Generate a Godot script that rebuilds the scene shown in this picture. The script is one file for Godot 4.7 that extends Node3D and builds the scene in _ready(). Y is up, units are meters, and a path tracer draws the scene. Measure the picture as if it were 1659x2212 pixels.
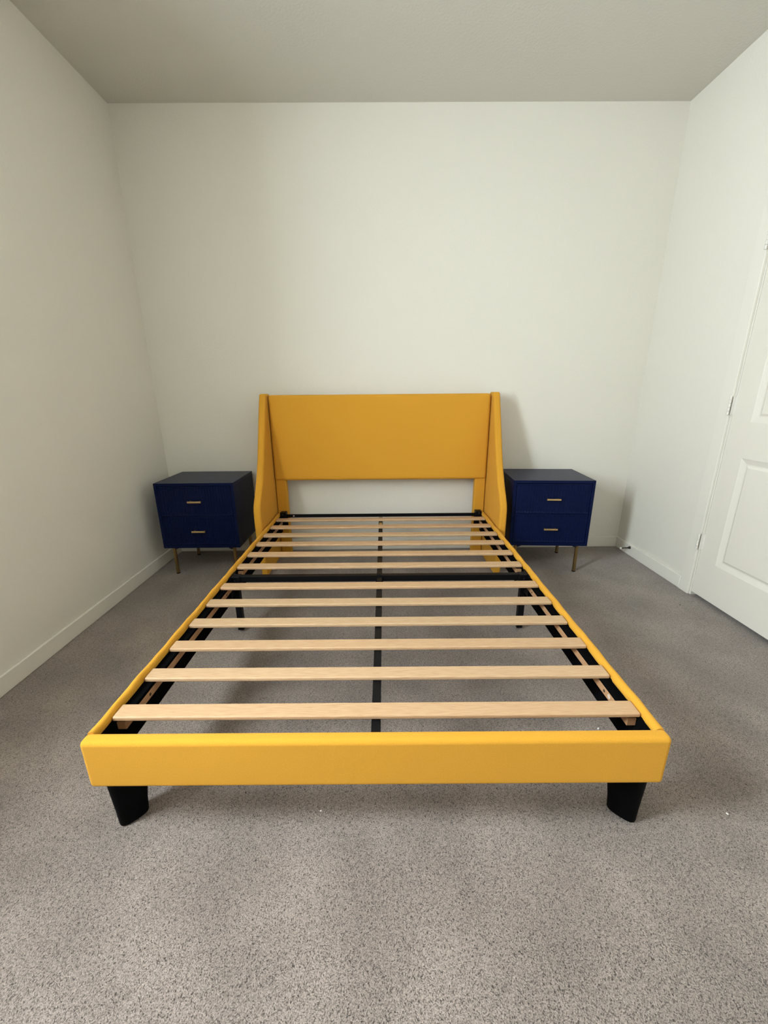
extends Node3D
# A bedroom: yellow upholstered slatted bed between two navy nightstands, grey carpet, one window behind the camera on the left.

const H := 2.74          # ceiling
const L := -1.6054       # left wall face
const R := 1.7366        # right wall face
const ZB := 4.4          # wall behind the camera
const BED := Vector3(-0.0731, 0.0, 0.0654)
const BED_TURN := -0.0094
const WALL := 0.22      # how thick the walls are
const WIN := Rect2(2.38, 1.1, 0.50, 1.3)   # window opening on the left wall: z, y, width, height
const DOOR := Rect2(0.770, 0.0, 0.770, 2.045)  # door opening on the right wall

var M := {}

# ---------------------------------------------------------------- helpers
func tool_() -> SurfaceTool:
	var st := SurfaceTool.new()
	st.begin(Mesh.PRIMITIVE_TRIANGLES)
	return st

func tri(st: SurfaceTool, a: Vector3, b: Vector3, c: Vector3, na: Vector3, nb: Vector3, nc: Vector3) -> void:
	# a, b, c counter-clockwise as seen from outside
	for p in [[a, na], [c, nc], [b, nb]]:
		st.set_normal(p[1]); st.add_vertex(p[0])

func quad(st: SurfaceTool, a: Vector3, b: Vector3, c: Vector3, d: Vector3, n: Array = []) -> void:
	if n.is_empty():
		var f := (b - a).cross(c - a)
		if f.length_squared() < 1e-16:
			f = (c - a).cross(d - a)
		f = f.normalized()
		n = [f, f, f, f]
	tri(st, a, b, c, n[0], n[1], n[2])
	tri(st, a, c, d, n[0], n[2], n[3])

func rbox(st: SurfaceTool, center: Vector3, size: Vector3, r: float, k: int = 2, t: Transform3D = Transform3D()) -> void:
	# a box with rounded edges
	var h := size / 2.0
	r = minf(r, minf(h.x, minf(h.y, h.z)) * 0.999)
	var inner := h - Vector3(r, r, r)
	var lists := []
	for a in 3:
		var l: Array[float] = []
		for i in range(k, -1, -1):
			l.append(-inner[a] - r * tan(PI / 4.0 * i / k))
		for i in range(0, k + 1):
			l.append(inner[a] + r * tan(PI / 4.0 * i / k))
		lists.append(l)
	for a in 3:
		for s in [-1.0, 1.0]:
			var u: int = (a + 1) % 3
			var v: int = (a + 2) % 3
			var lu: Array = lists[u]
			var lv: Array = lists[v]
			for i in lu.size() - 1:
				for j in lv.size() - 1:
					var P := []
					var N := []
					for c in [[i, j], [i + 1, j], [i + 1, j + 1], [i, j + 1]]:
						var p := Vector3()
						p[a] = s * h[a]; p[u] = lu[c[0]]; p[v] = lv[c[1]]
						var q := p.clamp(-inner, inner)
						var d := (p - q).normalized()
						P.append(t * (center + q + d * r)); N.append(t.basis * d)
					if s > 0.0:
						quad(st, P[0], P[1], P[2], P[3], N)
					else:
						quad(st, P[3], P[2], P[1], P[0], [N[3], N[2], N[1], N[0]])

func box(st: SurfaceTool, lo: Vector3, hi: Vector3, r: float = 0.0) -> void:
	if r > 0.0:
		rbox(st, (lo + hi) / 2.0, hi - lo, r, 2)
		return
	var p := func(i: int, j: int, k: int) -> Vector3:
		return Vector3(hi.x if i else lo.x, hi.y if j else lo.y, hi.z if k else lo.z)
	quad(st, p.call(1, 0, 1), p.call(1, 0, 0), p.call(1, 1, 0), p.call(1, 1, 1))
	quad(st, p.call(0, 0, 0), p.call(0, 0, 1), p.call(0, 1, 1), p.call(0, 1, 0))
	quad(st, p.call(0, 1, 1), p.call(1, 1, 1), p.call(1, 1, 0), p.call(0, 1, 0))
	quad(st, p.call(0, 0, 0), p.call(1, 0, 0), p.call(1, 0, 1), p.call(0, 0, 1))
	quad(st, p.call(0, 0, 1), p.call(1, 0, 1), p.call(1, 1, 1), p.call(0, 1, 1))
	quad(st, p.call(1, 0, 0), p.call(0, 0, 0), p.call(0, 1, 0), p.call(1, 1, 0))

func plate(st: SurfaceTool, pts: PackedVector2Array, x0: float, x1: float, r: float, k: int = 4, sharp: float = 0.5) -> void:
	# outline in (z, y), extruded along x from x0 to x1 with rounded rims
	if Geometry2D.is_polygon_clockwise(pts):
		pts.reverse()
	var n := pts.size()
	var en: Array[Vector2] = []
	for i in n:
		var d := pts[(i + 1) % n] - pts[i]
		en.append(Vector2(d.y, -d.x).normalized())
	var layers := []   # [x, inset, how far the normal leans out, side]
	for i in range(0, k + 1):
		var a := PI / 2.0 * i / k
		layers.append([x0 + r * (1.0 - sin(a)), r * (1.0 - cos(a)), Vector2(cos(a), -sin(a))])
	layers.reverse()
	for i in range(0, k + 1):
		var a := PI / 2.0 * i / k
		layers.append([x1 - r * (1.0 - sin(a)), r * (1.0 - cos(a)), Vector2(cos(a), sin(a))])
	var at := func(i: int, layer: Array) -> Vector3:
		var a: Vector2 = en[(i - 1 + n) % n]
		var b: Vector2 = en[i % n]
		var m := (a + b) / (1.0 + a.dot(b))
		var q: Vector2 = pts[i % n] - m * float(layer[1])
		return Vector3(layer[0], q.y, q.x)
	for j in layers.size() - 1:
		for i in n:
			var lo: Array = layers[j]
			var hi: Array = layers[j + 1]
			var e0: Vector2 = en[i]
			var na := e0
			var nb := e0
			if en[(i - 1 + n) % n].dot(e0) > sharp: na = (en[(i - 1 + n) % n] + e0).normalized()
			if en[(i + 1) % n].dot(e0) > sharp: nb = (en[(i + 1) % n] + e0).normalized()
			var f := func(m: Vector2, layer: Array) -> Vector3:
				return Vector3(layer[2].y, m.y * layer[2].x, m.x * layer[2].x).normalized()
			quad(st, at.call(i, hi), at.call(i + 1, hi), at.call(i + 1, lo), at.call(i, lo), [f.call(na, hi), f.call(nb, hi), f.call(nb, lo), f.call(na, lo)])
	for side in [0, layers.size() - 1]:
		var ring := PackedVector2Array()
		var P := []
		for i in n:
			var q: Vector3 = at.call(i, layers[side])
			P.append(q); ring.append(Vector2(q.z, q.y))
		var nn := Vector3(-1 if side == 0 else 1, 0, 0)
		var ix := Geometry2D.triangulate_polygon(ring)
		for c in range(0, ix.size(), 3):
			var a: Vector3 = P[ix[c]]
			var b: Vector3 = P[ix[c + 1]]
			var d: Vector3 = P[ix[c + 2]]
			if (b - a).cross(d - a).dot(nn) < 0.0:
				tri(st, a, d, b, nn, nn, nn)
			else:
				tri(st, a, b, d, nn, nn, nn)

func loft(st: SurfaceTool, rings: Array, capped: bool = true) -> void:
	# rings of equal count, each counter-clockwise seen from its far end, joined in order
	var n: int = rings[0].size()
	var nor := func(j: int, i: int) -> Vector3:
		var du: Vector3 = rings[j][(i + 1) % n] - rings[j][(i - 1 + n) % n]
		var dv: Vector3 = rings[mini(j + 1, rings.size() - 1)][i] - rings[maxi(j - 1, 0)][i]
		return du.cross(dv).normalized()
	for j in rings.size() - 1:
		for i in n:
			var k: int = (i + 1) % n
			quad(st, rings[j][i], rings[j][k], rings[j + 1][k], rings[j + 1][i], [nor.call(j, i), nor.call(j, k), nor.call(j + 1, k), nor.call(j + 1, i)])
	if capped:
		for e in [0, rings.size() - 1]:
			var c := Vector3()
			for p in rings[e]: c += p
			c /= n
			for i in n:
				var a: Vector3 = rings[e][i]
				var b: Vector3 = rings[e][(i + 1) % n]
				var nn := (a - c).cross(b - c).normalized()
				if e == 0: tri(st, c, b, a, -nn, -nn, -nn)
				else: tri(st, c, a, b, nn, nn, nn)

func circle(center: Vector3, axis: Vector3, r: float, n: int = 14) -> Array:
	var u := axis.cross(Vector3.UP if absf(axis.y) < 0.9 else Vector3.RIGHT).normalized()
	var v := axis.cross(u).normalized()
	var out := []
	for i in n:
		var a := TAU * i / n
		out.append(center + (u * cos(a) + v * sin(a)) * r)
	return out

func lathe(st: SurfaceTool, from: Vector3, axis: Vector3, prof: Array, n: int = 16) -> void:
	# prof: [distance along the axis, radius]
	var rings := []
	for p in prof:
		rings.append(circle(from + axis * float(p[0]), axis, p[1], n))
	loft(st, rings)

func obj(called: String, st: SurfaceTool, mat: Material, parent: Node = self) -> MeshInstance3D:
	var o := MeshInstance3D.new()
	o.name = called
	o.mesh = st.commit()
	o.material_override = mat
	parent.add_child(o, true)
	return o

func tag(o: Node, label: String, category: String, kind: String = "", group: String = "") -> Node:
	o.set_meta("label", label)
	o.set_meta("category", category)
	if kind: o.set_meta("kind", kind)
	if group: o.set_meta("group", group)
	return o

func thing(called: String, label: String, category: String, at: Vector3, turn: float = 0.0) -> Node3D:
	var o := Node3D.new()
	o.name = called
	o.position = at
	o.rotation.y = turn
	add_child(o, true)
	tag(o, label, category)
	return o

# ---------------------------------------------------------------- materials
func noise_tex(type: int, freq: float, size: int, seed_: int, normal: bool, bump: float, ramp: Gradient = null, octaves: int = 3, h: int = 0) -> NoiseTexture2D:
	var f := FastNoiseLite.new()
	f.noise_type = type
	f.frequency = freq
	f.seed = seed_
	f.fractal_octaves = octaves
	var t := NoiseTexture2D.new()
	t.width = size
	t.height = h if h else size
	t.seamless = true
	t.noise = f
	t.as_normal_map = normal
	t.bump_strength = bump
	if ramp: t.color_ramp = ramp
	return t

func ramp(stops: Array) -> Gradient:
	var g := Gradient.new()
	var off := PackedFloat32Array()
	var col := PackedColorArray()
	for s in stops:
		off.append(s[0]); col.append(s[1])
	g.offsets = off
	g.colors = col
	return g

func plain(c: Color, rough: float, metal: float = 0.0, spec: float = 0.5) -> StandardMaterial3D:
	var m := StandardMaterial3D.new()
	m.albedo_color = c
	m.roughness = rough
	m.metallic = metal
	m.metallic_specular = spec
	return m

func tri_map(m: StandardMaterial3D, s: Vector3, world: bool = false) -> void:
	m.uv1_triplanar = true
	m.uv1_world_triplanar = world
	m.uv1_scale = s
	m.uv1_triplanar_sharpness = 4.0

func yarn_images() -> Array:
	# strands of cut pile seen from above, on a tile of 0.76 m: [colour, height]
	var n := 1536
	var rng := RandomNumberGenerator.new()
	rng.seed = 77
	var flow := FastNoiseLite.new()
	flow.seed = 3
	flow.frequency = 0.006
	flow.fractal_octaves = 2
	var hgt := PackedFloat32Array()
	hgt.resize(n * n)
	var ton := PackedFloat32Array()
	ton.resize(n * n)
	for k in 300000:
		var cx := rng.randf() * n
		var cy := rng.randf() * n
		var u := TAU * cx / n
		var v := TAU * cy / n
		var a := flow.get_noise_3d(cos(u) * 244.0 + cos(v) * 90.0, sin(u) * 244.0, sin(v) * 244.0) * 3.2 + 1.2 + rng.randfn() * 0.6
		var dx := cos(a)
		var dy := sin(a)
		var hl := rng.randf_range(2.8, 5.2)
		var hw := rng.randf_range(1.7, 2.7)
		var up := rng.randf_range(0.45, 1.0)
		var tone := clampf(rng.randfn(0.5, 0.2), 0.0, 1.0)
		var ex := int(absf(dx) * hl + absf(dy) * hw) + 1
		var ey := int(absf(dy) * hl + absf(dx) * hw) + 1
		for j in range(-ey, ey + 1):
			var row := posmod(int(cy) + j, n) * n
			for i in range(-ex, ex + 1):
				var p := (i * dx + j * dy) / hl
				var q := (j * dx - i * dy) / hw
				var d := p * p + q * q
				if d < 1.0:
					var z := up * sqrt(1.0 - d) * (0.8 + 0.2 * p)
					var at := row + posmod(int(cx) + i, n)
					if z > hgt[at]:
						hgt[at] = z
						ton[at] = tone
	var lo := Vector3(152, 140, 131)
	var hi := Vector3(208, 196, 187)
	var col := PackedByteArray()
	col.resize(n * n * 3)
	var hb := PackedByteArray()
	hb.resize(n * n)
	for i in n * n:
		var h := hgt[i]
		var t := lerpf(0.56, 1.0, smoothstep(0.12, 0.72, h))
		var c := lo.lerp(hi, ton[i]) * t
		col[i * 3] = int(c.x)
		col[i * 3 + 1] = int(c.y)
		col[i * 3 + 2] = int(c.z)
		hb[i] = int(h * 255.0)
	return [ImageTexture.create_from_image(Image.create_from_data(n, n, false, Image.FORMAT_RGB8, col)), ImageTexture.create_from_image(Image.create_from_data(n, n, false, Image.FORMAT_L8, hb))]

func make_materials() -> void:
	# painted plaster with a fine orange-peel relief
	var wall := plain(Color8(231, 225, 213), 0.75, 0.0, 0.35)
	wall.normal_enabled = true
	wall.normal_texture = noise_tex(FastNoiseLite.TYPE_SIMPLEX_SMOOTH, 0.06, 512, 11, true, 5.0, null, 2)
	wall.normal_scale = 0.09
	tri_map(wall, Vector3.ONE * 1.9, true)
	M.wall = wall
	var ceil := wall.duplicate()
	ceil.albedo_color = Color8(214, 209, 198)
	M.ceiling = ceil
	M.trim = plain(Color8(233, 227, 215), 0.6, 0.0, 0.35)
	M.door = plain(Color8(230, 223, 210), 0.55, 0.0, 0.4)
	M.hinge = plain(Color8(226, 221, 211), 0.4)
	M.gap = plain(Color8(40, 36, 32), 0.9)
	# carpet: cut pile of mixed grey-brown yarns, every strand laid down one by one
	var both := yarn_images()
	var ct: ImageTexture = both[0]
	var ch: ImageTexture = both[1]
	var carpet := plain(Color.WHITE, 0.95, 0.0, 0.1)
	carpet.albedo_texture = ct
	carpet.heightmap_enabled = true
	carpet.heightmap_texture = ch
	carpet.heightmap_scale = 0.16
	carpet.rim_enabled = true
	carpet.rim = 0.55
	carpet.rim_tint = 0.7
	carpet.vertex_color_use_as_albedo = true
	carpet.uv1_scale = Vector3.ONE / 0.76
	M.carpet = carpet
	# yellow linen-like upholstery
	var cloth := plain(Color8(221, 159, 54), 0.9, 0.0, 0.2)
	cloth.albedo_texture = noise_tex(FastNoiseLite.TYPE_SIMPLEX, 0.18, 512, 3, false, 1.0, ramp([[0.0, Color8(222, 222, 222)], [0.5, Color8(243, 243, 243)], [1.0, Color.WHITE]]), 3)
	cloth.normal_enabled = true
	cloth.normal_texture = noise_tex(FastNoiseLite.TYPE_SIMPLEX, 0.03, 1024, 4, true, 6.0, null, 6)
	cloth.normal_scale = 0.11
	cloth.rim_enabled = true
	cloth.rim = 0.8
	cloth.rim_tint = 0.75
	tri_map(cloth, Vector3.ONE * 4.0)
	M.cloth = cloth
	var felt := plain(Color8(9, 9, 10), 0.95, 0.0, 0.1)
	M.felt = felt
	M.black_plastic = plain(Color8(6, 6, 8), 0.6, 0.0, 0.15)
	M.black_metal = plain(Color8(9, 9, 12), 0.45, 0.0, 0.3)
	M.steel = plain(Color8(200, 200, 198), 0.3, 1.0)
	M.brass = plain(Color8(214, 178, 104), 0.5, 0.6)
	M.gold = plain(Color8(206, 176, 122), 0.38, 1.0)
	M.gold_leg = plain(Color8(158, 134, 90), 0.34, 1.0)
	var navy := plain(Color8(11, 21, 55), 0.3, 0.0, 0.2)
	navy.normal_enabled = true
	navy.normal_texture = noise_tex(FastNoiseLite.TYPE_SIMPLEX, 0.05, 256, 9, true, 2.0, null, 2)
	navy.normal_scale = 0.02
	tri_map(navy, Vector3.ONE * 3.0)
	M.navy = navy
	M.navy_dark = plain(Color8(8, 12, 30), 0.6)
	# birch slats: grain runs along x, four variants of tone and figure
	var grain := noise_tex(FastNoiseLite.TYPE_SIMPLEX, 0.02, 1024, 21, false, 1.0, ramp([[0.0, Color8(168, 130, 97)], [0.3, Color8(190, 155, 120)], [0.55, Color8(196, 163, 128)], [1.0, Color8(203, 172, 139)]]), 5)
	for i in 4:
		var w := plain(Color8([255, 252, 250, 255][i], [253, 247, 250, 249][i], [249, 240, 246, 241][i]), 0.55, 0.0, 0.4)
		w.albedo_texture = grain
		tri_map(w, Vector3(0.6, 22.0, 22.0))
		w.uv1_offset = Vector3(0.37 * i + 0.1, 0.21 * i, 0.43 * i)
		M["wood_%d" % i] = w
	var lw := plain(Color8(235, 216, 200), 0.6, 0.0, 0.3)
	lw.albedo_texture = grain
	tri_map(lw, Vector3(22.0, 22.0, 0.6))
	M.ledger = lw
	M.glass = plain(Color(0.9, 0.95, 1.0, 0.06), 0.05)
	M.glass.transparency = BaseMaterial3D.TRANSPARENCY_ALPHA
	M.white_rubber = plain(Color8(236, 234, 228), 0.6)
	M.sticker = plain(Color8(202, 186, 170), 0.6)
	M.lint = plain(Color8(240, 238, 232), 0.9)
	M.dark_metal = plain(Color8(70, 66, 60), 0.35, 1.0)

# ---------------------------------------------------------------- the room
func carpet_floor() -> void:
	var st := tool_()
	var patch := FastNoiseLite.new()
	patch.noise_type = FastNoiseLite.TYPE_SIMPLEX_SMOOTH
	patch.seed = 14
	patch.frequency = 3.2
	patch.fractal_octaves = 3
	var lo := Vector2(L - WALL, -WALL)
	var hi := Vector2(R + WALL + 0.02, ZB + WALL)
	var nx := 72
	var nz := 92
	var at := func(i: int, j: int) -> void:
		var p := Vector2(lerpf(lo.x, hi.x, float(i) / nx), lerpf(lo.y, hi.y, float(j) / nz))
		var v := patch.get_noise_2d(p.x, p.y)      # the way the pile lies, brushed lighter and darker
		var c := 0.71 + 0.20 * v
		st.set_color(Color(c, c * 0.94, c * 0.905))
		st.set_normal(Vector3.UP)
		st.set_uv(p)
		st.add_vertex(Vector3(p.x, 0, p.y))
	for i in nx:
		for j in nz:
			for c in [[0, 0], [1, 0], [1, 1], [0, 0], [1, 1], [0, 1]]:
				at.call(i + c[0], j + c[1])
	# underside and rims, so the slab has thickness
	st.set_color(Color.WHITE)
	var a := Vector3(lo.x, -0.1, lo.y)
	var b := Vector3(hi.x, -0.1, lo.y)
	var c2 := Vector3(hi.x, -0.1, hi.y)
	var d := Vector3(lo.x, -0.1, hi.y)
	var up := Vector3(0, 0.1, 0)
	quad(st, a, b, c2, d)
	quad(st, d, c2, c2 + up, d + up)
	quad(st, b, a, a + up, b + up)
	quad(st, c2, b, b + up, c2 + up)
	quad(st, a, d, d + up, a + up)
	tag(obj("floor", st, M.carpet), "grey-brown cut pile carpet covering the whole floor", "carpet", "structure")

func build_room() -> void:
	carpet_floor()
	var t := WALL
	var st := tool_()
	box(st, Vector3(L - t, H, -t), Vector3(R + t + 0.02, H + 0.12, ZB + t))
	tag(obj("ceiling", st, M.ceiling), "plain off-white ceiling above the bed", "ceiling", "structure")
	st = tool_()
	box(st, Vector3(L - t, 0, -t), Vector3(R + t + 0.02, H, 0))
	tag(obj("wall_back", st, M.wall), "off-white wall behind the yellow headboard", "wall", "structure")
	st = tool_()
	box(st, Vector3(L - t, 0, ZB), Vector3(R + t + 0.02, H, ZB + t))
	tag(obj("wall_front", st, M.wall), "off-white wall facing the foot of the bed", "wall", "structure")
	var w0 := WIN.position.x
	var w1 := WIN.end.x
	var s0 := WIN.position.y
	var s1 := WIN.end.y
	st = tool_()
	box(st, Vector3(L - t, 0, 0), Vector3(L, H, w0))
	box(st, Vector3(L - t, 0, w1), Vector3(L, H, ZB))
	box(st, Vector3(L - t, 0, w0), Vector3(L, s0, w1))
	box(st, Vector3(L - t, s1, w0), Vector3(L, H, w1))
	tag(obj("wall_left", st, M.wall), "off-white wall on the left with the window in it", "wall", "structure")
	var d0 := DOOR.position.x
	var d1 := DOOR.end.x
	var dh := DOOR.end.y
	st = tool_()
	box(st, Vector3(R, 0, 0), Vector3(R + t, H, d0))
	box(st, Vector3(R, 0, d1), Vector3(R + t, H, ZB))
	box(st, Vector3(R, dh, d0), Vector3(R + t, H, d1))
	box(st, Vector3(R + t, 0, 0), Vector3(R + t + 0.02, H, ZB))
	tag(obj("wall_right", st, M.wall), "off-white wall on the right with the white door in it", "wall", "structure")
	# baseboards: eased top edge
	var bh := 0.0813
	var bt := 0.014
	st = tool_()
	rbox(st, Vector3((L + R) / 2.0, bh / 2.0, bt / 2.0), Vector3(R - L, bh, bt), 0.004)
	tag(obj("baseboard_back", st, M.trim), "white baseboard along the wall behind the bed", "baseboard", "structure")
	st = tool_()
	rbox(st, Vector3(L + bt / 2.0, bh / 2.0, (bt + ZB) / 2.0), Vector3(bt, bh, ZB - bt), 0.005)
	tag(obj("baseboard_left", st, M.trim), "white baseboard along the left wall", "baseboard", "structure")
	st = tool_()
	rbox(st, Vector3(R - bt / 2.0, bh / 2.0, (bt + 0.694) / 2.0), Vector3(bt, bh, 0.694 - bt), 0.005)
	rbox(st, Vector3(R - bt / 2.0, bh / 2.0, (1.616 + ZB) / 2.0), Vector3(bt, bh, ZB - 1.616), 0.005)
	tag(obj("baseboard_right", st, M.trim), "white baseboard between the corner and the door casing", "baseboard", "structure")
	st = tool_()
	rbox(st, Vector3((L + R) / 2.0, bh / 2.0, ZB - bt / 2.0), Vector3(R - L - 2.0 * bt, bh, bt), 0.004)
	tag(obj("baseboard_front", st, M.trim), "white baseboard along the wall facing the bed", "baseboard", "structure")

func build_window() -> void:
	var z0 := WIN.position.x
	var z1 := WIN.end.x
	var y0 := WIN.position.y
	var y1 := WIN.end.y
	var w := Node3D.new()
	w.name = "window_1"
	w.position = Vector3(L - 0.195, y0, (z0 + z1) / 2.0)
	add_child(w)
	tag(w, "white framed window in the left wall", "window", "structure")
	var hw := (z1 - z0) / 2.0
	var hh := y1 - y0
	var f := 0.045
	var st := tool_()
	box(st, Vector3(-0.025, 0, -hw), Vector3(0.025, f, hw), 0.004)
	box(st, Vector3(-0.025, hh - f, -hw), Vector3(0.025, hh, hw), 0.004)
	box(st, Vector3(-0.025, f, -hw), Vector3(0.025, hh - f, -hw + f), 0.004)
	box(st, Vector3(-0.025, f, hw - f), Vector3(0.025, hh - f, hw), 0.004)
	obj("window_frame", st, M.trim, w)
	st = tool_()
	box(st, Vector3(-0.018, hh / 2.0 - 0.02, -hw + f), Vector3(0.018, hh / 2.0 + 0.02, hw - f), 0.004)
	obj("meeting_rail", st, M.trim, w)
	for k in 2:
		st = tool_()
		var a := f if k == 0 else hh / 2.0 + 0.02
		var b := hh / 2.0 - 0.02 if k == 0 else hh - f
		box(st, Vector3(-0.003, a, -hw + f), Vector3(0.003, b, hw - f))
		obj("window_pane", st, M.glass, w)
	st = tool_()
	box(st, Vector3(0.025, -0.02, -hw - 0.03), Vector3(0.215, 0.0, hw + 0.03), 0.004)
	obj("window_sill", st, M.trim, w)

func build_door() -> void:
	var d0 := DOOR.position.x
	var d1 := DOOR.end.x
	var dh := DOOR.end.y
	var st := tool_()
	var cx0 := R - 0.012
	for seg in [[0.694, d0 - 0.003, 0.0, dh + 0.07], [d1 + 0.006, d1 + 0.076, 0.0, dh + 0.07], [d0 - 0.003, d1 + 0.006, dh + 0.006, dh + 0.07]]:
		rbox(st, Vector3(R - 0.007, (seg[2] + seg[3]) / 2.0, (seg[0] + seg[1]) / 2.0), Vector3(0.014, seg[3] - seg[2], seg[1] - seg[0]), 0.003)
	tag(obj("trim_1", st, M.trim), "flat white casing round the door", "door casing", "structure")
	st = tool_()
	box(st, Vector3(R, 0, d0), Vector3(R + 0.11, dh, d0 + 0.004))
	box(st, Vector3(R, 0, d1 - 0.004), Vector3(R + 0.11, dh, d1))
	box(st, Vector3(R, dh - 0.004, d0 + 0.004), Vector3(R + 0.11, dh, d1 - 0.004))
	tag(obj("trim_2", st, M.trim), "white jamb lining the door opening", "door jamb", "structure")
	# the slab: origin at its hinge-side foot, z along its width, face towards -x
	var door := Node3D.new()
	door.name = "door_1"
	door.position = Vector3(R - 0.001, 0.024, d0 + 0.0075)
	add_child(door)
	tag(door, "white two-panel door at the right edge", "door", "structure")
	var w := d1 - d0 - 0.0155
	var h := dh - 0.024 - 0.008
	st = tool_()
	var zs := [0.0, 0.113, w - 0.113, w]
	var ys := [0.0, 0.211, 0.796, 0.972, h - 0.13, h]
	var depth := [[0.0, 0.0], [0.003, 0.0015], [0.014, 0.005], [0.026, 0.0085], [0.032, 0.0085], [0.043, 0.003], [0.046, 0.003]]
	for i in 3:
		for j in 5:
			var a := Vector2(zs[i], ys[j])
			var b := Vector2(zs[i + 1], ys[j + 1])
			if i == 1 and (j == 1 or j == 3):
				for k in depth.size() - 1:
					var o: Array = depth[k]
					var q: Array = depth[k + 1]
					var P := func(e: Array) -> Array:
						return [Vector3(e[1], a.y + e[0], a.x + e[0]), Vector3(e[1], a.y + e[0], b.x - e[0]), Vector3(e[1], b.y - e[0], b.x - e[0]), Vector3(e[1], b.y - e[0], a.x + e[0])]
					var A: Array = P.call(o)
					var B: Array = P.call(q)
					for s in 4:
						quad(st, A[s], A[(s + 1) % 4], B[(s + 1) % 4], B[s])
				var e: Array = depth[-1]
				quad(st, Vector3(e[1], a.y + e[0], a.x + e[0]), Vector3(e[1], a.y + e[0], b.x - e[0]), Vector3(e[1], b.y - e[0], b.x - e[0]), Vector3(e[1], b.y - e[0], a.x + e[0]))
			else:
				quad(st, Vector3(0, a.y, a.x), Vector3(0, a.y, b.x), Vector3(0, b.y, b.x), Vector3(0, b.y, a.x))
	var th := 0.035
	quad(st, Vector3(th, 0, w), Vector3(th, 0, 0), Vector3(th, h, 0), Vector3(th, h, w))
	quad(st, Vector3(th, 0, 0), Vector3(0, 0, 0), Vector3(0, h, 0), Vector3(th, h, 0))
	quad(st, Vector3(0, 0, w), Vector3(th, 0, w), Vector3(th, h, w), Vector3(0, h, w))
	quad(st, Vector3(0, 0, 0), Vector3(th, 0, 0), Vector3(th, 0, w), Vector3(0, 0, w))
	quad(st, Vector3(0, h, 0), Vector3(0, h, w), Vector3(th, h, w), Vector3(th, h, 0))
	obj("door_slab", st, M.door, door)
	for y in [0.281, 1.023, 1.768]:
		st = tool_()
		var yy: float = y - 0.024
		# leaf edge on the casing side, the knuckle barrel in five rolls, leaf edge on the door side
		rbox(st, Vector3(-0.0005, yy + 0.048, 0.005), Vector3(0.003, 0.094, 0.010), 0.001)
		rbox(st, Vector3(-0.0075, yy + 0.048, -0.0005), Vector3(0.013, 0.094, 0.003), 0.001)
		for k in 5:
			lathe(st, Vector3(-0.0195, yy + 0.0015 + 0.0189 * k, -0.0095), Vector3.UP, [[0.0, 0.0045], [0.0008, 0.0062], [0.017, 0.0062], [0.0178, 0.0045]], 12)
		obj("hinge", st, M.hinge, door)
	st = tool_()
	lathe(st, Vector3(0, 0.93, w - 0.065), Vector3(-1, 0, 0), [[0.0, 0.032], [0.006, 0.031], [0.009, 0.012], [0.03, 0.011], [0.036, 0.022], [0.048, 0.027], [0.06, 0.022], [0.064, 0.008]], 20)
	obj("door_knob", st, M.steel, door)

# ---------------------------------------------------------------- the bed
const SLAT_Z: Array[float] = [0.171, 0.324, 0.476, 0.624, 0.777, 0.930, 1.147, 1.295, 1.444, 1.588, 1.736, 1.888]
const SLAT_W := 0.050
const Y_SLAT := 0.3255
const Y_RAIL := 0.338
const Y_BASE := 0.193
const HALF := 0.730
const Z_FOOT := 2.033

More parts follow.
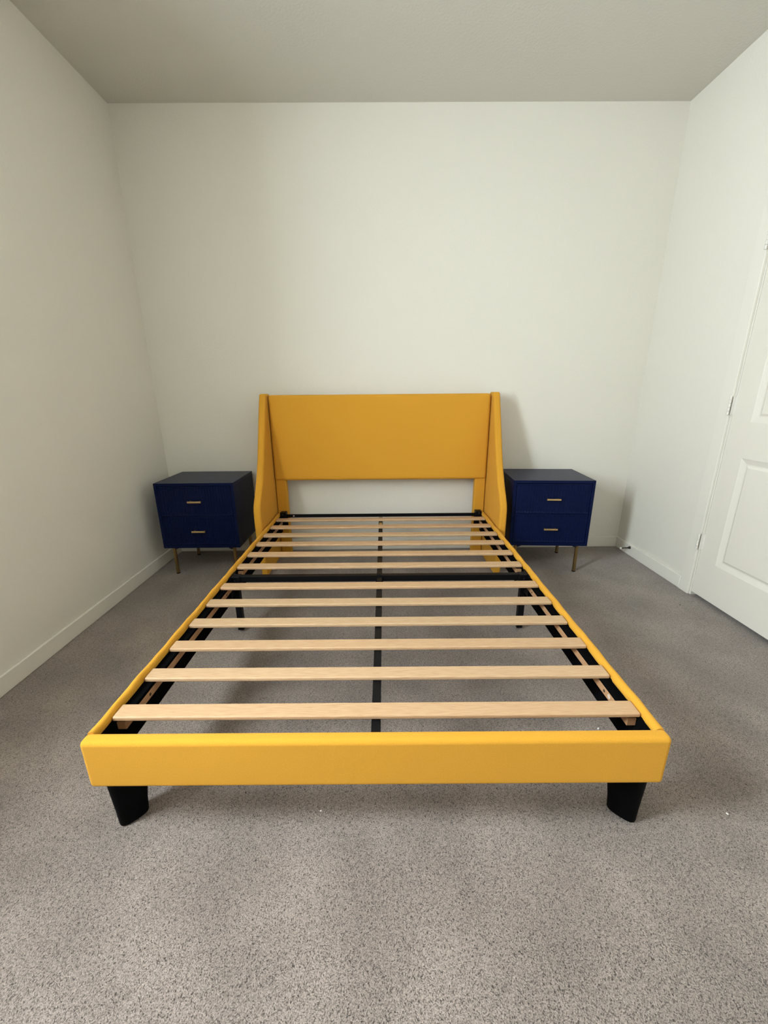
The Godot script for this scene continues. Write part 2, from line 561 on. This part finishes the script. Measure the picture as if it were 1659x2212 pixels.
func build_bed() -> void:
	var bed := thing("bed_frame", "yellow upholstered bed frame with wooden slats and a winged headboard, no mattress", "bed", BED, BED_TURN)
	var st := tool_()
	rbox(st, Vector3(0, (0.568 + 1.138) / 2.0, 0.048), Vector3(2.0 * HALF + 0.004, 0.570, 0.072), 0.020, 4)
	obj("headboard_panel", st, M.cloth, bed)
	for s in [-1.0, 1.0]:
		st = tool_()
		rbox(st, Vector3(s * 0.695, 0.30, 0.044), Vector3(0.074, 0.60, 0.052), 0.009, 3)
		obj("headboard_post", st, M.cloth, bed)
	# wings: a tall side cheek that sweeps forward below and stands on the floor
	var key := [[1.146, 0.108], [1.05, 0.148], [0.92, 0.203], [0.82, 0.243], [0.735, 0.280], [0.66, 0.320], [0.585, 0.368], [0.53, 0.410], [0.49, 0.438]]
	var out := PackedVector2Array([Vector2(0.010, 0.0), Vector2(0.010, 1.146), Vector2(0.104, 1.146)])
	for i in range(1, key.size()):
		var p := Vector2(key[i][1], key[i][0])
		var q := Vector2(key[i - 1][1], key[i - 1][0])
		out.append(q.lerp(p, 0.5))
		out.append(p)
	for p in [Vector2(0.450, 0.455), Vector2(0.453, 0.38), Vector2(0.450, 0.28), Vector2(0.432, 0.14), Vector2(0.402, 0.0)]:
		out.append(p)
	for s in [-1.0, 1.0]:
		st = tool_()
		var a: float = s * 0.7355
		var b: float = s * 0.7805
		plate(st, out.duplicate(), minf(a, b), maxf(a, b), 0.014, 4)
		obj("headboard_wing", st, M.cloth, bed)
	# footboard
	st = tool_()
	rbox(st, Vector3(0, (Y_BASE + Y_RAIL) / 2.0, Z_FOOT - 0.018), Vector3(2.0 * HALF, Y_RAIL - Y_BASE, 0.036), 0.013, 4)
	obj("footboard", st, M.cloth, bed)
	# side rails
	for s in [-1.0, 1.0]:
		st = tool_()
		var rings := []
		var steps := 190
		for i in steps + 1:
			var z := lerpf(0.074, Z_FOOT - 0.034, float(i) / steps)
			var near := 0.0
			for sz in SLAT_Z:
				near = maxf(near, 1.0 - smoothstep(0.025, 0.045, absf(z - sz - SLAT_W / 2.0)))
			var inn := lerpf(0.7055 if s > 0.0 else 0.7092, 0.7105, near) + 0.0008 * sin(z * 61.0 + s)
			var top := Y_RAIL + 0.0012 * sin(z * 23.0 + s * 2.0) + 0.0008 * sin(z * 57.0)
			var ring := []
			var prof := [[HALF, Y_BASE], [HALF, 0.322], [HALF - 0.001, top - 0.008], [HALF - 0.004, top - 0.002], [HALF - 0.009, top], [lerpf(HALF, inn, 0.65), top - 0.001], [lerpf(HALF, inn, 0.9), top - 0.005], [inn, top - 0.013], [inn + 0.0005, 0.318], [0.7108, 0.312], [0.7112, Y_BASE]]
			for p in prof:
				ring.append(Vector3(s * p[0], p[1], z))
			if s < 0.0: ring.reverse()
			rings.append(ring)
		loft(st, rings)
		var rail := obj("side_rail", st, M.cloth, bed)
		st = tool_()
		box(st, Vector3(minf(s * 0.7078, s * 0.7112), Y_BASE + 0.001, 0.074), Vector3(maxf(s * 0.7078, s * 0.7112), 0.315, Z_FOOT - 0.036))
		obj("rail_lining", st, M.felt, rail)
		for e in [[0.150, 0.974], [1.100, 1.927]]:
			st = tool_()
			box(st, Vector3(minf(s * 0.6835, s * 0.7078), 0.2755, e[0]), Vector3(maxf(s * 0.6835, s * 0.7078), 0.2995, e[1]), 0.0012)
			var ledger := obj("slat_ledger", st, M.ledger, rail)
			ledger.set_meta("label", "pale wooden ledger under the slat ends")
			st = tool_()
			box(st, Vector3(minf(s * 0.6842, s * 0.7078), 0.2995, e[0] + 0.004), Vector3(maxf(s * 0.6842, s * 0.7078), 0.3113, e[1] - 0.012), 0.001)
			obj("felt_strip", st, M.felt, rail)
		if s > 0.0:
			st = tool_()
			lathe(st, Vector3(0.6838, 0.2895, 1.834), Vector3(-1, 0, 0), [[0.0, 0.007], [0.0007, 0.007]], 20)
			obj("round_sticker", st, M.sticker, rail).set_meta("label", "small round white sticker")
		for z in [0.855, 1.192, 1.546, 1.808]:
			st = tool_()
			lathe(st, Vector3(s * 0.6842, 0.2875, z), Vector3(-s, 0, 0), [[0.0, 0.0046], [0.0012, 0.0046]], 12)
			obj("screw_hole", st, M.gap, rail)
		st = tool_()
		box(st, Vector3(minf(s * 0.664, s * 0.7078), 0.215, 0.072), Vector3(maxf(s * 0.664, s * 0.7078), 0.305, 0.078), 0.001)
		box(st, Vector3(minf(s * 0.7015, s * 0.7078), 0.215, 0.078), Vector3(maxf(s * 0.7015, s * 0.7078), 0.305, 0.14), 0.001)
		obj("corner_bracket", st, M.black_metal, rail)
	# front legs: tapered, their oval section turned to the corner
	for s in [-1.0, 1.0]:
		st = tool_()
		var rings := []
		for k in 9:
			var f := float(k) / 8.0
			var y := lerpf(0.0, Y_BASE + 0.002, f)
			var la := lerpf(0.0345, 0.053, f)
			var lb := lerpf(0.0215, 0.035, f)
			if k == 0:
				la -= 0.004; lb -= 0.004
			var cxx := lerpf(0.698, 0.684, f)
			var cz := lerpf(1.957, 1.958, f)
			if k == 1: y = 0.004
			var ring := []
			for i in 28:
				var a := TAU * i / 28.0
				var e := Vector2(signf(cos(a)) * pow(absf(cos(a)), 0.72) * la, signf(sin(a)) * pow(absf(sin(a)), 0.72) * lb)
				e = e.rotated(PI / 4.0 if s > 0.0 else PI * 0.75)
				ring.append(Vector3(s * cxx + e.x, y, cz + e.y))
			ring.reverse()
			rings.append(ring)
		loft(st, rings)
		var leg := obj("front_leg", st, M.black_plastic, bed)
		leg.set_meta("label", "black tapered foot leg")
	# slats
	for i in 12:
		st = tool_()
		rbox(st, Vector3.ZERO, Vector3(2.0 * 0.7095, 0.0138, SLAT_W), 0.0045, 3)
		var o := obj("slat", st, M["wood_%d" % ((i * 3 + i / 4) % 4)], bed)
		o.position = Vector3(0.0006 * sin(i * 2.3), Y_SLAT - 0.0069, SLAT_Z[i] + SLAT_W / 2.0)
		o.rotation.y = 0.0008 * sin(i * 1.7)
	# steel: bar at the head, crossbar in the middle, two centre bars, two support legs
	st = tool_()
	box(st, Vector3(-0.665, 0.311, 0.112), Vector3(0.665, 0.335, 0.115), 0.001)
	box(st, Vector3(-0.665, 0.311, 0.090), Vector3(0.665, 0.314, 0.115), 0.001)
	var hb := obj("head_bar", st, M.black_metal, bed)
	for s in [-1.0, 1.0]:
		st = tool_()
		box(st, Vector3(minf(s * 0.665, s * 0.706), 0.306, 0.072), Vector3(maxf(s * 0.665, s * 0.706), 0.347, 0.118), 0.002)
		obj("bar_bracket", st, M.black_metal, hb)
		st = tool_()
		lathe(st, Vector3(s * 0.69, 0.332, 0.118), Vector3(0, 0, 1), [[0.0, 0.006], [0.002, 0.0055], [0.0032, 0.003]], 12)
		obj("bolt", st, M.dark_metal, hb)
	st = tool_()
	lathe(st, Vector3(-0.612, 0.322, 0.115), Vector3(0, 0, 1), [[0.0, 0.0062], [0.002, 0.006], [0.004, 0.003]], 14)
	obj("screw", st, M.steel, hb)
	st = tool_()
	rbox(st, Vector3(0, 0.303, 1.0565), Vector3(2.0 * 0.665, 0.030, 0.025), 0.002)
	var cb := obj("cross_bar", st, M.black_metal, bed)
	for s in [-1.0, 1.0]:
		st = tool_()
		rbox(st, Vector3(s * 0.6845, 0.288, 1.0595), Vector3(0.043, 0.064, 0.036), 0.003)
		rbox(st, Vector3(s * 0.7045, 0.268, 1.0595), Vector3(0.005, 0.110, 0.08), 0.002)
		obj("bar_bracket", st, M.black_metal, cb)
		for z in [0.0, 1.0]:
			st = tool_()
			if z == 0.0:
				lathe(st, Vector3(s * 0.689, 0.32, 1.0565), Vector3(0, 1, 0), [[0.0, 0.007], [0.002, 0.0065], [0.0032, 0.003]], 12)
			else:
				lathe(st, Vector3(s * 0.689, 0.296, 1.0775), Vector3(0, 0, 1), [[0.0, 0.007], [0.002, 0.0065], [0.0032, 0.003]], 12)
			obj("bolt", st, M.black_metal, cb)
		st = tool_()
		rbox(st, Vector3(s * 0.700, 0.1335, 1.030), Vector3(0.029, 0.247, 0.029), 0.003)
		obj("support_leg", st, M.black_metal, bed)
	for e in [[0.116, 1.043], [1.0695, Z_FOOT - 0.037]]:
		st = tool_()
		rbox(st, Vector3(0, 0.2985, (e[0] + e[1]) / 2.0), Vector3(0.025, 0.025, e[1] - e[0]), 0.002)
		obj("centre_bar", st, M.black_metal, bed)
	st = tool_()
	rbox(st, Vector3(0, 0.3115, 1.0515), Vector3(0.026, 0.0025, 0.05), 0.001)
	rbox(st, Vector3(0, 0.3195, 1.0565), Vector3(0.028, 0.003, 0.024), 0.001)
	rbox(st, Vector3(0, 0.300, 1.0705), Vector3(0.034, 0.036, 0.003), 0.001)
	obj("joint_plate", st, M.black_metal, bed)
	for k in 2:
		st = tool_()
		if k == 0:
			lathe(st, Vector3(0, 0.3208, 1.0565), Vector3(0, 1, 0), [[0.0, 0.0075], [0.003, 0.007], [0.0045, 0.003]], 14)
		else:
			lathe(st, Vector3(0, 0.303, 1.072), Vector3(0, 0, 1), [[0.0, 0.0085], [0.003, 0.008], [0.0045, 0.003]], 14)
		obj("bolt", st, M.black_metal, bed)
	st = tool_()
	rbox(st, Vector3(-0.0125, 0.309, 0.262), Vector3(0.0035, 0.018, 0.05), 0.001)
	rbox(st, Vector3(0.0125, 0.309, 0.262), Vector3(0.0035, 0.018, 0.05), 0.001)
	obj("bar_clip", st, M.black_metal, bed)
	st = tool_()
	rbox(st, Vector3(0, 0.3125, 0.268), Vector3(0.020, 0.003, 0.030), 0.001)
	obj("latch_plate", st, M.brass, bed).set_meta("label", "small brass plate on the centre bar")

# ---------------------------------------------------------------- nightstands
func drawer_front(st: SurfaceTool, w: float, h: float) -> void:
	# milled flutes with rounded ends, in the plane z = 0 facing +z, base centre at the origin
	var flutes := 26
	var pitch := w / flutes
	var per := 8
	var vs: Array[float] = []
	for v in [0.0, 0.006, 0.0075, 0.009, 0.0105, 0.0125, 0.015]: vs.append(v)
	vs.append(h / 2.0)
	for v in [0.015, 0.0125, 0.0105, 0.009, 0.0075, 0.006, 0.0]: vs.append(h - v)
	var height := func(x: float, y: float) -> float:
		var u := fposmod(x + w / 2.0, pitch) / pitch - 0.5
		var e := minf(y, h - y)
		var half := 0.40
		if e < 0.015:
			var q := clampf((0.015 - e) / 0.009, 0.0, 1.0)
			half = 0.40 * sqrt(maxf(0.0, 1.0 - q * q))
		if half < 0.01 or absf(u) > half: return 0.0
		var r := u / half
		return -0.0032 * (1.0 - r * r) * (half / 0.40)
	var nx := flutes * per
	var pos := func(i: int, j: int) -> Vector3:
		var x := -w / 2.0 + w * i / nx
		return Vector3(x, vs[j], height.call(x, vs[j]))
	for i in nx:
		for j in vs.size() - 1:
			quad(st, pos.call(i, j), pos.call(i + 1, j), pos.call(i + 1, j + 1), pos.call(i, j + 1))
	var t := 0.018
	var a := Vector3(-w / 2.0, 0, 0)
	var b := Vector3(w / 2.0, 0, 0)
	var up := Vector3(0, h, 0)
	var bk := Vector3(0, 0, -t)
	quad(st, b + bk, a + bk, a + bk + up, b + bk + up)
	quad(st, a + bk, b + bk, b, a)
	quad(st, a + up, b + up, b + up + bk, a + up + bk)
	quad(st, a + bk, a, a + up, a + up + bk)
	quad(st, b, b + bk, b + bk + up, b + up)

func make_nightstand(label: String, at: Vector3, turn: float) -> Node3D:
	var n := thing("nightstand", label, "nightstand", at, turn)
	n.set_meta("group", "navy nightstands beside the bed")
	var w := 0.495
	var d := 0.39
	var y0 := 0.190
	var y1 := 0.620
	var th := 0.018
	var st := tool_()
	rbox(st, Vector3(0, y1 - th / 2.0, d / 2.0), Vector3(w, th, d), 0.0015)
	rbox(st, Vector3(0, y0 + th / 2.0, d / 2.0), Vector3(w - 2.0 * th, th, d), 0.0015)
	for s in [-1.0, 1.0]:
		rbox(st, Vector3(s * (w - th) / 2.0, (y0 + y1 - th) / 2.0, d / 2.0), Vector3(th, y1 - y0 - th, d), 0.0015)
	box(st, Vector3(-w / 2.0 + th, y0 + th, 0.004), Vector3(w / 2.0 - th, y1 - th, 0.012))
	obj("cabinet_body", st, M.navy, n)
	var gap := 0.003
	var dw := w - 2.0 * th - 2.0 * gap
	var dh := (y1 - y0 - 2.0 * th - 3.0 * gap) / 2.0
	st = tool_()
	drawer_front(st, dw, dh)
	var mesh := st.commit()
	for k in 2:
		var o := MeshInstance3D.new()
		o.name = "drawer"
		o.mesh = mesh
		o.material_override = M.navy
		o.position = Vector3(0, y0 + th + gap + k * (dh + gap), d - 0.002)
		n.add_child(o, true)
		var hs := tool_()
		rbox(hs, Vector3(0, dh / 2.0, 0.0215), Vector3(0.086, 0.011, 0.009), 0.0018)
		for s in [-1.0, 1.0]:
			lathe(hs, Vector3(s * 0.032, dh / 2.0, -0.003), Vector3(0, 0, 1), [[0.0, 0.0045], [0.022, 0.0045]], 10)
		obj("handle", hs, M.gold, o)
	for s in [-1.0, 1.0]:
		for z in [0.040, 0.360]:
			var ls := tool_()
			lathe(ls, Vector3(s * 0.197, 0.004, z), Vector3.UP, [[0.0, 0.0095], [0.002, 0.0105], [0.186, 0.0105]], 16)
			var leg := obj("leg", ls, M.gold_leg, n)
			leg.set_meta("label", "slim brass-coloured tube leg")
			ls = tool_()
			lathe(ls, Vector3(s * 0.197, 0.0, z), Vector3.UP, [[0.0, 0.0108], [0.005, 0.0113], [0.006, 0.0105]], 16)
			obj("foot_cap", ls, M.black_plastic, leg)
			ls = tool_()
			var sg: float = -s
			var zz: float = z
			plate_x(ls, PackedVector2Array([Vector2(sg * 0.0105, 0.1895), Vector2(sg * 0.036, 0.1895), Vector2(sg * 0.030, 0.180), Vector2(sg * 0.0105, 0.172)]), s * 0.197, zz - 0.012, zz + 0.012)
			obj("leg_bracket", ls, M.navy_dark, leg)
	return n

func plate_x(st: SurfaceTool, pts: PackedVector2Array, x: float, z0: float, z1: float) -> void:
	# a flat prism: outline in (x, y), extruded along z
	if Geometry2D.is_polygon_clockwise(pts): pts.reverse()
	var n := pts.size()
	for i in n:
		var a := pts[i]
		var b := pts[(i + 1) % n]
		quad(st, Vector3(x + a.x, a.y, z1), Vector3(x + a.x, a.y, z0), Vector3(x + b.x, b.y, z0), Vector3(x + b.x, b.y, z1))
	var ix := Geometry2D.triangulate_polygon(pts)
	for c in range(0, ix.size(), 3):
		for s in [0, 1]:
			var q := []
			for k in 3: q.append(Vector3(x + pts[ix[c + k]].x, pts[ix[c + k]].y, z1 if s else z0))
			var nn := Vector3(0, 0, 1 if s else -1)
			if (q[1] - q[0]).cross(q[2] - q[0]).dot(nn) < 0.0: tri(st, q[0], q[2], q[1], nn, nn, nn)
			else: tri(st, q[0], q[1], q[2], nn, nn, nn)

# ---------------------------------------------------------------- small things
func build_small() -> void:
	var stop := thing("door_stop", "small metal door stop with white tip screwed to the right baseboard", "door stop", Vector3(R - 0.014, 0.060, 0.188))
	var st := tool_()
	var prof := [[0.0, 0.0105], [0.003, 0.0105], [0.009, 0.0072], [0.018, 0.0045]]
	for i in 22:
		prof.append([0.019 + 0.002 * i, 0.0042 if i % 2 == 0 else 0.0034])
	lathe(st, Vector3.ZERO, Vector3(-1, -0.06, 0).normalized(), prof, 14)
	obj("spring_rod", st, M.dark_metal, stop)
	st = tool_()
	lathe(st, Vector3(-0.061, -0.0037, 0), Vector3(-1, -0.06, 0).normalized(), [[0.0, 0.0045], [0.001, 0.0072], [0.009, 0.0072], [0.0115, 0.005], [0.0125, 0.001]], 14)
	obj("rubber_tip", st, M.white_rubber, stop)
	var k := 0
	for q in [[0.691, 1.738, "white lint fleck on the carpet seen between the last two slats", 0.0042], [0.900, 2.041, "white lint fleck on the carpet to the right of the right front leg", 0.003], [-0.255, 2.014, "white lint fleck on the carpet just under the footboard", 0.0028]]:
		st = tool_()
		rbox(st, Vector3.ZERO, Vector3(q[3] * 2.0, q[3], q[3] * 1.3), q[3] * 0.45, 2)
		var o := obj("lint", st, M.lint)
		o.position = Vector3(q[0], q[3] / 2.0, q[1])
		o.rotation.y = 0.7 + k * 1.3
		tag(o, q[2], "lint")
		k += 1
	st = tool_()
	rbox(st, Vector3.ZERO, Vector3(0.006, 0.003, 0.004), 0.0014, 2)
	var c := obj("crumb", st, M.gap)
	c.position = Vector3(1.590, 0.0015, 0.895)
	tag(c, "dark crumb on the carpet in front of the white door", "crumb")

# ---------------------------------------------------------------- scene
func _ready() -> void:
	# camera
	var cam := Camera3D.new()
	cam.name = "camera"
	cam.fov = 103.7404
	cam.near = 0.02
	cam.transform = Transform3D(Basis(Vector3(0.999913, -0.008549, 0.010006), Vector3(0.011066, 0.957665, -0.287673), Vector3(-0.007123, 0.287759, 0.957676)), Vector3(-0.07159, 1.15647, 2.87637))
	add_child(cam)
	cam.current = true
	# sky and exposure
	var env := Environment.new()
	var sky := Sky.new()
	var sm := ProceduralSkyMaterial.new()
	sm.sky_top_color = Color(0.45, 0.62, 0.9)
	sm.sky_horizon_color = Color(0.86, 0.9, 0.95)
	sm.ground_horizon_color = Color(0.62, 0.6, 0.56)
	sm.ground_bottom_color = Color(0.42, 0.4, 0.36)
	sky.sky_material = sm
	env.background_mode = Environment.BG_SKY
	env.sky = sky
	env.tonemap_mode = Environment.TONE_MAPPER_LINEAR
	env.tonemap_exposure = 1.0
	env.sdfgi_enabled = true
	env.ssao_enabled = true
	env.ssil_enabled = true
	var we := WorldEnvironment.new()
	we.name = "world"
	we.environment = env
	add_child(we)
	# daylight through the window, as large as its opening
	var day := AreaLight3D.new()
	day.name = "window_daylight"
	day.area_size = Vector2(WIN.size.x, WIN.size.y)
	day.light_color = Color(0.893, 0.957, 1.0)
	day.light_energy = 15.1
	day.area_range = 12.0
	day.area_attenuation = 2.0
	day.shadow_enabled = true
	day.position = Vector3(L - 0.165, WIN.get_center().y, WIN.get_center().x)
	day.rotation.y = -PI / 2.0
	add_child(day)
	make_materials()
	build_room()
	build_window()
	build_door()
	build_bed()
	make_nightstand("navy nightstand with fluted drawers in the dim left corner, against the left wall", Vector3(-1.237, 0.0, 0.038), -0.003)
	make_nightstand("navy nightstand with fluted drawers right of the bed, turned slightly, near the door stop", Vector3(1.030, 0.0, 0.070), -0.068)
	build_small()
